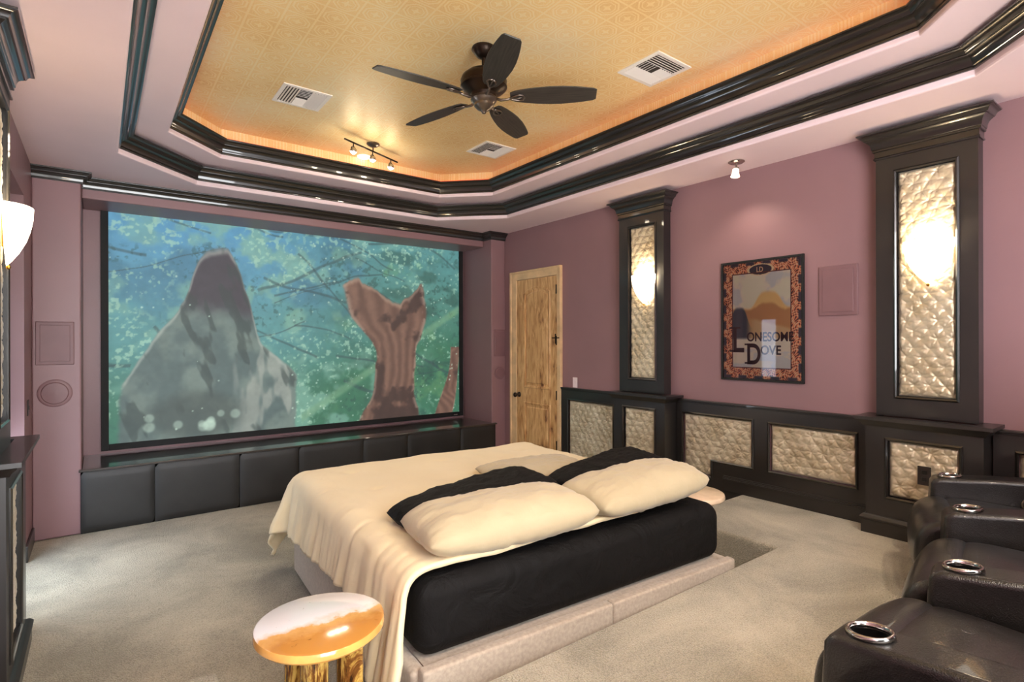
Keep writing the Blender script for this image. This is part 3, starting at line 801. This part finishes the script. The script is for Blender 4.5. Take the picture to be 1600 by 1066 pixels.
# ------------------------------------------------------------------ ceiling vents, lights, fan
def vent(label, cx, cy, rot=0):
    t = empty('ceiling_vent', (cx, cy, Z3), rot, label=label, cat='air vent', group='white square vents on the gold ceiling'); h = .178
    mb = MB()
    for q in ((-h, -h + .03, -h, h), (h - .03, h, -h, h), (-h + .03, h - .03, -h, -h + .03), (-h + .03, h - .03, h - .03, h)): mb.box(*q, -.008, 0)
    mb.build('frame', M['ventwhite'], t, bevel=.002)
    mb = MB(); mb.box(-h + .03, h - .03, -h + .03, h - .03, -.002, -.0005); mb.build('backing', M['ventdark'], t)
    w = h - .03
    def slat(x, y0, y1, ax, tilt):
        mb = MB(); c, s = math.cos(tilt), math.sin(tilt); hw = .0085
        v = []
        for yy in (y0, y1):
            for a, bq in ((-hw, -.001), (hw, -.001), (hw, .001), (-hw, .001)):
                px, pz = x + a * c - bq * s, -.007 + a * s + bq * c; v.append((px, yy, pz) if ax == 'y' else (yy, px, pz))
        mb.add(v, [(0, 1, 2, 3), (7, 6, 5, 4), (0, 4, 5, 1), (1, 5, 6, 2), (2, 6, 7, 3), (3, 7, 4, 0)]); mb.build('slat', M['ventwhite'], t)
    for k in range(5):
        slat(-w + .012 + k * .021, -w, w, 'y', .5); slat(w - .012 - k * .021, -w, w, 'y', -.5)
    for k in range(5): slat(w - .014 - k * .026, -.042, .042, 'x', -.45)
    for k in range(5): slat(-w + .014 + k * .026, -.042, .042, 'x', .45)
vent('white square air vent on the gold ceiling, left of the fan', 1.25, 4.32)
vent('white square air vent on the gold ceiling, right of the fan', 3.075, 2.41, PI / 2)
vent('small white air vent on the gold ceiling, beyond the fan toward the corner', 3.08, 4.39)

fan = empty('ceiling_fan', (1.975, 2.895, Z3), label='dark bronze ceiling fan with five wide wooden blades under the gold ceiling', cat='ceiling fan')
mb = MB(); mb.lathe([(0, 0), (.075, 0), (.078, -.012), (.07, -.02), (.066, -.03), (.045, -.055), (.02, -.065), (0, -.065)]); mb.build('canopy', M['metalblack'], fan, smooth=True, angle=40)
mb = MB(); mb.lathe([(0, -.06), (.013, -.06), (.013, -.15), (0, -.15)]); mb.build('downrod', M['metalblack'], fan, smooth=True, angle=40)
mb = MB(); mb.lathe([(0, -.13), (.035, -.13), (.05, -.15), (.11, -.165), (.14, -.19), (.15, -.215), (.145, -.24), (.15, -.245), (.15, -.255), (.13, -.275), (.085, -.30), (.08, -.32), (0, -.32)], n=36); mb.build('motor_housing', M['metalblack'], fan, smooth=True, angle=40)
mb = MB(); mb.lathe([(0, -.318), (.08, -.318), (.085, -.335), (.075, -.35), (.062, -.36), (.062, -.375), (.045, -.392), (.02, -.405), (.012, -.42), (0, -.424)], n=28); mb.build('switch_housing', M['pewter'], fan, smooth=True, angle=40)


def blademat():
    k = NT('dark_walnut_blade'); v = k.co((2, 40, 2)); k.set(Roughness=.45)
    k.base(k.ramp(k.noise(v, 3, 4), [(.3, lin((38, 34, 31))), (.7, lin((66, 60, 54)))])); return k.m
M['blade'] = blademat()
bl = MB(); prof = [(.17, .035), (.20, .05), (.26, .064), (.34, .076), (.42, .083), (.50, .083), (.58, .076), (.65, .066), (.70, .056), (.72, .044)]
n = len(prof); top = [(r, w, 0) for r, w in prof] + [(r, -w, 0) for r, w in prof[::-1]]
bl.add([(p[0], p[1], .004) for p in top] + [(p[0], p[1], -.004) for p in top], [tuple(range(2 * n)), tuple(range(2 * n, 4 * n))[::-1]] + [(i, (i + 1) % (2 * n), 2 * n + (i + 1) % (2 * n), 2 * n + i) for i in range(2 * n)])
bl.xform(Matrix.Translation((0, 0, -.315)) @ Matrix.Rotation(math.radians(-13), 4, 'X'))
arm = MB()
arm.tube([(.07, 0, -.325), (.11, 0, -.338), (.15, 0, -.334), (.18, 0, -.327)], [.009, .009, .008, .008], 8)
for sg in (-1, 1): arm.tube([(.165, 0, -.33), (.19, sg * .014, -.328 - sg * .003), (.225, sg * .026, -.325 - sg * .006), (.25, sg * .022, -.325 - sg * .005), (.262, 0, -.325)], .006, 8)
arm.tube([(.18, 0, -.33), (.262, 0, -.325)], .004, 6)
for k in range(5):
    a = math.radians(31.6 + 72 * k)
    o1 = bl.build('blade', M['blade'], fan, bevel=.003, rz=a) if k == 0 else None
    if k == 0: bb = o1; ab = arm.build('blade_arm', M['pewter'], fan, smooth=True, rz=a); ab.location = (0, 0, 0)
    else:
        c = bb.copy(); COL.objects.link(c); c.parent = fan; c.rotation_euler = (0, 0, a)
        c = ab.copy(); COL.objects.link(c); c.parent = fan; c.rotation_euler = (0, 0, a)

# track light
A_, B_ = Vector((1.745, 4.755, 3.44)), Vector((2.40, 5.065, 3.44)); mid = Vector((2.085, 4.93, Z3))
tl = empty('track_light', mid, label='bronze three-head spotlight bar on the gold ceiling above the screen', cat='ceiling light')
mb = MB(); mb.lathe([(0, 0), (.06, 0), (.062, -.008), (.05, -.02), (.03, -.03), (0, -.03)]); mb.tube([(0, 0, -.02), (0, 0, -.08)], .007); mb.build('canopy', M['pewter'], tl, smooth=True, angle=40)
mb = MB(); mb.tube([A_ - mid, B_ - mid], .008); mb.build('bar', M['metalblack'], tl, smooth=True, angle=40)
for q in (.15, .5, .86):
    p = A_.lerp(B_, q) - mid
    mb = MB(); mb.tube([p, p + Vector((0, 0, -.035))], .005)
    ringp = [p + Vector((math.cos(t_) * .030 * .9, math.cos(t_) * .030 * .43, -.066 + math.sin(t_) * .032)) for t_ in [PI * k / 12 - .2 for k in range(15)]]
    mb.tube(ringp, .0035, 6); y_ = mb.build('yoke', M['metalblack'], tl, smooth=True)
    mb = MB(); mb.lathe([(0, .032), (.014, .028), (.026, .016), (.03, 0), (.03, -.006)], (0, 0, 0), 18); mb.xform(Matrix.Translation(p + Vector((0, 0, -.072))) @ Matrix.Rotation(.35, 4, 'X'))
    mb.build('lamp_head', M['chrome'], y_, smooth=True)
    mb = MB(); mb.lathe([(0, -.032), (.014, -.028), (.026, -.017), (.03, -.006)], (0, 0, 0), 18); mb.xform(Matrix.Translation(p + Vector((0, 0, -.072))) @ Matrix.Rotation(.35, 4, 'X'))
    mb.build('lens', M['halogen'], y_, smooth=True)
    w_ = mid + p
    spot('spot_bulb', (p.x, p.y, p.z - .13), (p.x * 1.5 - .3 * (q - .5), p.y - 1.2, p.z - 3), 22, (1, .88, .7), .03, 130, tl)
    point('ceiling_fill', (p.x, p.y, p.z - .12), 1.6, (1, .85, .62), .03, tl)  # added fill to brighten the gold ceiling, not a second bulb
mb = MB(); mb.lathe([(0, 0), (.065, 0), (.065, -.006), (.055, -.012), (0, -.014)]); o = mb.build('recessed_light', M['discglow'], None, smooth=True, angle=40, loc=(2.155, 5.33, Z3))
tag(o, 'small round white ceiling disc behind the three-head spotlight bar', 'ceiling light')
# recessed lamps over the seating (behind and above the camera)
for cx_, cy_ in ((.75, -.15), (1.75, -.15), (2.75, -.15)):
    cl = empty('recessed_light', (cx_, cy_, ZC), label='round recessed ceiling lamp in the soffit above the recliners', cat='ceiling light', group='recessed lamps above the recliners')
    mb = MB(); mb.lathe([(.055, 0), (.075, 0), (.075, -.006), (.055, -.008), (.055, 0)]); mb.build('trim_ring', M['ventwhite'], cl, smooth=True, angle=40)
    mb = MB(); mb.lathe([(0, -.004), (.055, -.004), (.055, -.001), (0, -.001)]); mb.build('lens', M['discglow'], cl)
    spot('bulb', (0, 0, -.03), (0, .35, -2), 62, (1, .84, .62), .05, 118, cl)
# single spotlight on the soffit
sp = empty('ceiling_spotlight', (4.10, 2.40, ZC), label='single small spotlight with frosted glass shade on the soffit above the poster', cat='ceiling light')
mb = MB(); mb.lathe([(0, 0), (.062, 0), (.064, -.006), (.05, -.016), (.02, -.02), (0, -.02)]); mb.build('canopy', M['chrome'], sp, smooth=True, angle=40)
mb = MB(); mb.tube([(0, 0, -.015), (0, 0, -.05)], .007); mb.lathe([(0, -.045), (.018, -.05), (.02, -.062), (0, -.062)]); mb.build('stem', M['pewter'], sp, smooth=True, angle=40)
mb = MB(); mb.lathe([(.015, -.06), (.024, -.068), (.027, -.10), (.034, -.125), (.036, -.128), (.031, -.124), (.022, -.10), (.012, -.064)]); mb.xform(Matrix.Rotation(.15, 4, 'Y')); mb.build('lamp_shade', M['frost'], sp, smooth=True)
spot('bulb', (0.0, 0, -.15), (.02, 0, -3), 8, (1, .88, .7), .03, 130, sp)


# ------------------------------------------------------------------ bed
TH = math.radians(-3.4); BN = Vector((1.01, 1.945, 0)); BW, BL = 1.96, 2.03
bed = empty('bed_base', BN, TH, label='low beige upholstered bed base under the black mattress', cat='bed')
def softbox(mb, x0, x1, y0, y1, z0, z1, r, ns=6):
    """rounded box via superellipsoid-like corner rings"""
    def prof(inset_): 
        pts = []; rr = r
        for cx_, cy_, a0 in ((x1 - rr, y1 - rr, 0), (x0 + rr, y1 - rr, PI / 2), (x0 + rr, y0 + rr, PI), (x1 - rr, y0 + rr, 1.5 * PI)):
            for k in range(ns + 1):
                a = a0 + PI / 2 * k / ns; pts.append((cx_ + (rr - inset_) * math.cos(a), cy_ + (rr - inset_) * math.sin(a)))
        return pts
    rings = []; rz = min(r, (z1 - z0) / 2)
    for k in range(ns + 1): a = PI / 2 * k / ns; rings.append((r * (1 - math.sin(a)) , z0 + rz * (1 - math.cos(a))))
    for k in range(ns + 1): a = PI / 2 * k / ns; rings.append((r * (1 - math.cos(a)), z1 - rz * (1 - math.sin(a))))
    v = []; 
    for ins, z in rings: v += [(p[0], p[1], z) for p in prof(ins)]
    m = 4 * (ns + 1); f = [(k * m + i, k * m + (i + 1) % m, (k + 1) * m + (i + 1) % m, (k + 1) * m + i) for k in range(len(rings) - 1) for i in range(m)]
    f += [tuple(range(m))[::-1], tuple((len(rings) - 1) * m + i for i in range(m))]
    return mb.add(v, f)
mb = MB(); softbox(mb, -.02, BW / 2 - .002, -.085, -.03, .03, .362, .012); mb.build('side_rail', M['basecloth'], bed, smooth=True, angle=50)
mb = MB(); softbox(mb, BW / 2 + .002, BW - .005, -.085, -.03, .03, .362, .012); mb.build('side_rail', M['basecloth'], bed, smooth=True, angle=50)
mb = MB(); softbox(mb, -.045, .02, -.028, BL, .03, .345, .022); mb.build('side_rail', M['basecloth'], bed, smooth=True, angle=50)
mb = MB(); softbox(mb, BW - .045, BW + .02, -.028, BL, .03, .345, .022); mb.build('side_rail', M['basecloth'], bed, smooth=True, angle=50)
mb = MB(); softbox(mb, .022, BW - .047, BL - .06, BL, .03, .345, .022); mb.build('side_rail', M['basecloth'], bed, smooth=True, angle=50)
mb = MB(); mb.box(.022, BW - .047, -.028, BL - .062, .22, .335); mb.build('slat_deck', M['basecloth'], bed)
for lx, ly in ((.03, -.02), (BW - .06, -.02), (.03, BL - .1), (BW - .06, BL - .1), (BW / 2, BL / 2)):
    mb = MB(); mb.box(lx, lx + .05, ly, ly + .05, .0, .225 if ly > .5 and lx > .5 and lx < 1.5 else .04); mb.build('leg', M['black'], bed)
# mattress
mt = MB(); softbox(mt, 0, BW, 0, BL, .337, .665, .085, 8)
mt = mt.build('mattress', M['blackcloth'], None, smooth=True, loc=BN, rz=TH)
sb = mt.modifiers.new('sub', 'SUBSURF'); sb.subdivision_type = 'SIMPLE'; sb.levels = sb.render_levels = 1
tag(mt, 'thick mattress in a black fitted sheet on the beige bed base', 'mattress')


def duvet():
    r = .10; top = .70; NX, NY = 170, 150
    def hang(d):
        """d>0 is surface distance past the edge; returns (outwards, drop)"""
        if d <= 0: return 0, 0
        q = r * PI / 2
        if d < q: a = d / r; return r * math.sin(a), r * (1 - math.cos(a))
        e = d - q; return r + .16 * e, r + .985 * e
    def fn(p, q):
        t_ = q * (BL + .44) - 0.0
        # left drop along the bed: long at the head, shorter in the middle, long again at the foot corner
        tt = max(0, min(1, t_ / BL))
        dl = .64 - .36 * min(1, max(0, (tt - .04) / .20)) ** .8 + .10 * max(0, (tt - .3) / .7)
        s_ = -dl + p * (BW + dl + .42)
        near = .015 + .11 * max(0, min(1, s_ / BW)) ** 1.5 + .5 * max(0, min(1, (s_ - BW + .12) / .12))
        t_ = near * (1 - q) ** 6 + t_
        if s_ < 0: t_ -= .05 * min(1, -s_ / .3) * (1 - q) ** 8
        dsl, dsr, dt = .06 - s_, s_ - (BW - .06), t_ - (BL - .06)
        ex = dsl if dsl > 0 else (dsr if dsr > 0 else 0); sg = -1 if dsl > 0 else 1
        ey = max(0, dt)
        if ex > 0 and ey > 0:
            D = math.hypot(ex, ey); o, dr = hang(D); o *= 1.0 + .55 * min(1, D / .4); cx_, cy_ = ex / D, ey / D
            x = (.06 if sg < 0 else BW - .06) + sg * o * cx_; y = BL - .06 + o * cy_; z = top - dr
        elif ex > 0: o, dr = hang(ex); x = (.06 if sg < 0 else BW - .06) + sg * o; y = t_; z = top - dr
        elif ey > 0: o, dr = hang(ey); x = s_; y = BL - .06 + o; z = top - dr
        else: x, y, z = s_, t_, top
        drop = top - z
        # folds
        wv = min(1, drop / .25)
        if ex > 0:
            nn = noise.noise(Vector((t_ * 9, drop * 1.2, 3.1))); n2 = noise.noise(Vector((t_ * 26, drop * 2.5, 9.1)))
            x += sg * (.030 * nn + .013 * n2) * wv + sg * .012
            z += .006 * n2 * (1 - wv)
        if ey > 0: y += (.03 * noise.noise(Vector((s_ * 8, drop, 5.3))) + .01 * noise.noise(Vector((s_ * 24, drop * 2, 1.3)))) * wv + .01
        if drop < .05:
            z += .012 * noise.noise(Vector((x * 3, y * 3, .4))) + .004 * noise.noise(Vector((x * 11, y * 7, 2.4))) + .006
            for cx_ in (.28, .98, 1.68):
                for cy_ in (.75, 1.25, 1.75):
                    dd = math.hypot((x - cx_) * .6, y - cy_); z -= .014 * math.exp(-(dd / .035) ** 2)
        return (x, y, max(z, .02))
    mb = MB(); mb.grid(fn, NX, NY); o = mb.build('duvet', M['duvet'], None, smooth=True, loc=BN, rz=TH, recalc=False)
    so = o.modifiers.new('thick', 'SOLIDIFY'); so.thickness = .022; so.offset = 1; return o
tag(duvet(), 'cream duvet spread over the bed and hanging down its left side', 'duvet')


def pillow(label, group, mat, cx, cy, cz, L, Wd, T, rz, tilt, seed, roll=0):
    mb = MB(); n = 44
    def half(sg):
        def fn(p, q):
            a, b_ = 2 * p - 1, 2 * q - 1
            cor = (abs(a) * abs(b_)) ** 3; px = L / 2 * a * (1 - .05 * (1 - b_ * b_)); py = Wd / 2 * b_ * (1 - .05 * (1 - a * a))
            px *= 1 - .055 * cor; py *= 1 - .20 * abs(a) ** 6 * abs(b_)
            t = T / 2 * max(0, (1 - abs(a) ** 3.6)) ** .5 * max(0, (1 - abs(b_) ** 2.6)) ** .5
            e = min(1, t / (T * .3))
            w = .010 * noise.noise(Vector((a * 4 + seed, b_ * 3, seed))) + .006 * noise.noise(Vector((a * 11, b_ * 9 + seed, 4.)))
            ed = max(abs(a), abs(b_)); w += .010 * math.sin(math.atan2(b_, a * 1.8) * 16 + seed) * max(0, ed - .55) * (e)
            return (px, py, sg * (t + w * e) + .0)
        return fn
    mb.grid(half(1), n, n); mb.grid(half(-1), n, n)
    me = mb.build('pillow', mat, None, smooth=True)
    bm = bmesh.new(); bm.from_mesh(me.data); bmesh.ops.remove_doubles(bm, verts=bm.verts, dist=.0006); bmesh.ops.recalc_face_normals(bm, faces=bm.faces); bm.to_mesh(me.data); bm.free()
    me.data.polygons.foreach_set('use_smooth', [True] * len(me.data.polygons))
    me.matrix_world = Matrix.Translation((cx, cy, cz)) @ Matrix.Rotation(rz, 4, 'Z') @ Matrix.Rotation(roll, 4, 'Y') @ Matrix.Rotation(tilt, 4, 'X')
    tag(me, label, 'pillow', group); return me
pillow('cream pillow nearest the round amber-topped table', 'pillows on the bed', M['cream'], 1.53, 2.085, .805, .95, .44, .22, math.radians(-5), math.radians(2), 1.3)
pillow('cream pillow at the far right end of the bed', 'pillows on the bed', M['cream'], 2.45, 2.05, .81, .95, .44, .21, math.radians(0), math.radians(3), 4.7, math.radians(-1))
pillow('black pillow behind the nearer cream pillow, toward the screen', 'pillows on the bed', M['blackcloth'], 1.62, 2.42, .79, .99, .40, .18, math.radians(4), math.radians(8), 7.1, math.radians(-4))
pillow('black pillow behind the far right cream pillow', 'pillows on the bed', M['blackcloth'], 2.62, 2.41, .80, .99, .38, .16, math.radians(9), math.radians(8), 9.4, math.radians(-3))
pillow('cream pillow mostly hidden beyond the two black pillows', 'pillows on the bed', M['cream'], 2.36, 2.86, .765, .78, .42, .11, math.radians(-6), math.radians(4), 2.2)


# ------------------------------------------------------------------ side tables
def table(label, x, y, z, r, rz, topm, edgem, legm, nlegs=3, group=None):
    t = empty('side_table', (x, y, 0), rz, label=label, cat='side table', group=group)
    mb = MB(); nn = 56; mb.cur = 0
    pr_ = [(0, 0), (r - .012, 0), (r - .004, -.004), (r, -.014), (r, -.028), (r - .006, -.036), (r - .02, -.04), (0, -.04)]
    mb.lathe(pr_, (0, 0, 0), nn)
    for i, f_ in enumerate(mb.f):
        q = i % (len(pr_) - 1); mb.mi[i] = 0 if q < 2 else 1
    mb.v = [(p[0] * (1 + .012 * math.sin(3 * math.atan2(p[1], p[0]) + 1)), p[1] * (1 + .012 * math.sin(3 * math.atan2(p[1], p[0]) + 1)), p[2]) for p in mb.v]
    o = mb.build('table_top', [topm, edgem], t, smooth=True, angle=35, loc=(0, 0, z))
    for k in range(nlegs):
        lr_, lf_ = ((-.098, .03), (.004, -.07), (.096, .045))[k]; lx, ly = .797 * lr_ + .605 * lf_, -.605 * lr_ + .797 * lf_
        mb = MB(); m = 20; pts = []
        rr = .046 + .002 * k
        mb.lathe([(0, 0), (rr, 0), (rr * 1.03, .1), (rr * .97, (z - .04) * .5), (rr * 1.02, z - .041), (0, z - .041)], (lx, ly, 0), m)
        mb.v = [(lx + (p[0] - lx) * (1 + .06 * math.sin(5 * math.atan2(p[1] - ly, p[0] - lx))), ly + (p[1] - ly) * (1 + .06 * math.sin(5 * math.atan2(p[1] - ly, p[0] - lx))), p[2]) for p in mb.v]
        mb.build('leg', legm, t, smooth=True, angle=50)
    return t
table('round side table with white and amber petrified wood top, left of the bed', .655, 2.045, .60, .232, 0, M['resin'], M['resinedge'], M['log'])
table('round pale side table behind the far right end of the bed', 3.30, 2.26, .58, .21, 0, M['paletop'], M['paletop'], M['paletop'])


# ------------------------------------------------------------------ recliners
def bool_cut(o, cutters):
    for c in cutters:
        m = o.modifiers.new('b', 'BOOLEAN'); m.object = c; m.operation = 'DIFFERENCE'; m.solver = 'EXACT'
    dg = bpy.context.evaluated_depsgraph_get(); me = bpy.data.meshes.new_from_object(o.evaluated_get(dg)); o.modifiers.clear(); o.data = me
    for c in cutters: bpy.data.objects.remove(c)


def loft(mb, prof, w, r=.03, ns=5, bul=.0):
    """close (y,z) profile extruded along x from 0..w with rounded ends"""
    n = len(prof); secs = []
    for k in range(ns + 1): a = PI / 2 * k / ns; secs.append((r * (1 - math.cos(a)) if False else r * (1 - math.sin(a)) * 1.0, r * (1 - math.cos(a))))
    xs = [(x_, ins) for ins, x_ in secs]
    mids = [(w * f_, -bul * math.sin(PI * f_)) for f_ in (.2, .35, .5, .65, .8)]
    xs = xs + mids + [(w - x_, ins) for x_, ins in xs[::-1]]
    v = []
    for x_, ins in xs: v += [(x_, p[0], p[1]) for p in inset(prof, ins)]
    f = [(k * n + i, k * n + (i + 1) % n, (k + 1) * n + (i + 1) % n, (k + 1) * n + i) for k in range(len(xs) - 1) for i in range(n)]
    f += [tuple(range(n)), tuple((len(xs) - 1) * n + i for i in range(n))[::-1]]
    return mb.add(v, f)


def smoothpoly(pts, it=2):
    for _ in range(it):
        out = []
        for i in range(len(pts)):
            a, b_ = pts[i], pts[(i + 1) % len(pts)]; out += [(.75 * a[0] + .25 * b_[0], .75 * a[1] + .25 * b_[1]), (.25 * a[0] + .75 * b_[0], .25 * a[1] + .75 * b_[1])]
        pts = out
    return pts


AW = .155
ARM = [(-.86, 0.02), (-.02, .02), (0, .05), (0, .48), (-.025, .52), (-.10, .525), (-.30, .545), (-.60, .56), (-.86, .57)]


def recl_arm(t, x0, kn):
    """one arm with cup holder"""
    mb = MB(); loft(mb, smoothpoly(ARM, 1), AW, .022, 5); o = mb.build('armrest', M['leather'], t, smooth=True, angle=60)
    cm = MB(); cm.lathe([(0, .40), (.046, .40), (.046, .7), (0, .7)], (AW / 2, -.095, 0), 28); c_ = cm.build('cut', M['bkhole'])
    c_.parent = t; bpy.context.view_layer.update(); bool_cut(o, [c_]); o.location = (x0, 0, 0)
    o.data.polygons.foreach_set('use_smooth', [True] * len(o.data.polygons)); o.data.set_sharp_from_angle(angle=math.radians(50))
    mb = MB(); mb.lathe([(0, .405), (.0445, .405), (.0445, .52)], (x0 + AW / 2, -.095, 0), 28); k_ = mb.build('cup_well', M['bkhole'], o, smooth=True); k_.location = (-x0, 0, 0)
    mb = MB(); mb.lathe([(.0445, .528), (.046, .537), (.051, .540), (.056, .537), (.058, .528), (.0445, .522)], (x0 + AW / 2, -.095, 0), 32); mb.v = [(p[0], p[1], p[2] - .1 * (p[1] + .095)) for p in mb.v]
    k_ = mb.build('cup_ring', M['chrome'], o, smooth=True); k_.location = (-x0, 0, 0)
    # piping along both top edges
    mb = MB()
    for xx in (x0 + .016, x0 + AW - .016): mb.tube([(xx, -.012, .10), (xx, -.008, .46), (xx, -.03, .507), (xx, -.10, .518), (xx, -.30, .538), (xx, -.60, .553), (xx, -.84, .562)], .0035, 6)
    k_ = mb.build('piping', M['leather'], o, smooth=True); k_.location = (-x0, 0, 0)
    for sg, xx in ((-1, x0 - .001),):
        mb = MB(); mb.lathe([(.0, .001), (.024, .001), (.026, .008), (.034, .010), (.038, .004), (.038, 0)], (0, 0, 0), 28, axis='x')
        mb.v = [(xx - p[0], p[1] - .42, p[2] + .43) for p in mb.v]; k_ = mb.build('recline_knob', kn, o, smooth=True); k_.location = (-x0, 0, 0)
    return o


def recliner(label, x, y, deg, sw, right_arm=False, kn=None):
    t = empty('recliner', (x, y, PF), math.radians(deg), label=label, cat='recliner', group='row of black leather recliners')
    recl_arm(t, 0, kn or M['pewter'])
    if right_arm: recl_arm(t, AW + sw, M['pewter'])
    P = smoothpoly([(-.62, .14), (-.04, .14), (0, .20), (0, .34), (-.04, .425), (-.20, .435), (-.62, .40)], 3)
    mb = MB(); loft(mb, P, sw - .004, .035, 6, .012); s_ = mb.build('seat_cushion', M['leather'], t, smooth=True); s_.location = (AW + .002, 0, 0)
    P = smoothpoly([(-.08, .20), (.00, .10), (.05, .09), (.095, .16), (.105, .27), (.08, .375), (.01, .43), (-.08, .43), (-.08, .34)], 3)
    mb = MB(); loft(mb, P, sw - .006, .04, 6, .012); s_ = mb.build('footrest', M['leather'], t, smooth=True); s_.location = (AW + .003, 0, 0)
    P = smoothpoly([(-.62, .38), (-.56, .42), (-.60, .78), (-.66, 1.02), (-.78, 1.04), (-.86, .95), (-.84, .60), (-.80, .30)], 3)
    mb = MB(); loft(mb, P, sw - .01, .05, 6, .01); s_ = mb.build('backrest', M['leather'], t, smooth=True); s_.location = (AW + .005, 0, 0)
    mb = MB(); mb.box(AW + .03, AW + sw - .03, -.80, -.05, 0.0, .16); mb.build('base_frame', M['frameblack'], t)
    return t


recliner('black leather recliner at the bottom edge, only its footrest tip showing', .82, .57, 3, .52)
recliner('nearest black leather recliner with a worn seat, at the lower right corner', 1.550, .672, -1, .53)
recliner('middle black leather recliner in the row at right', 2.249, .628, 10, .64, kn=M['copper'])
recliner('farthest black leather recliner, beside the nearer lit column', 3.065, .79, 19, .58, right_arm=True)
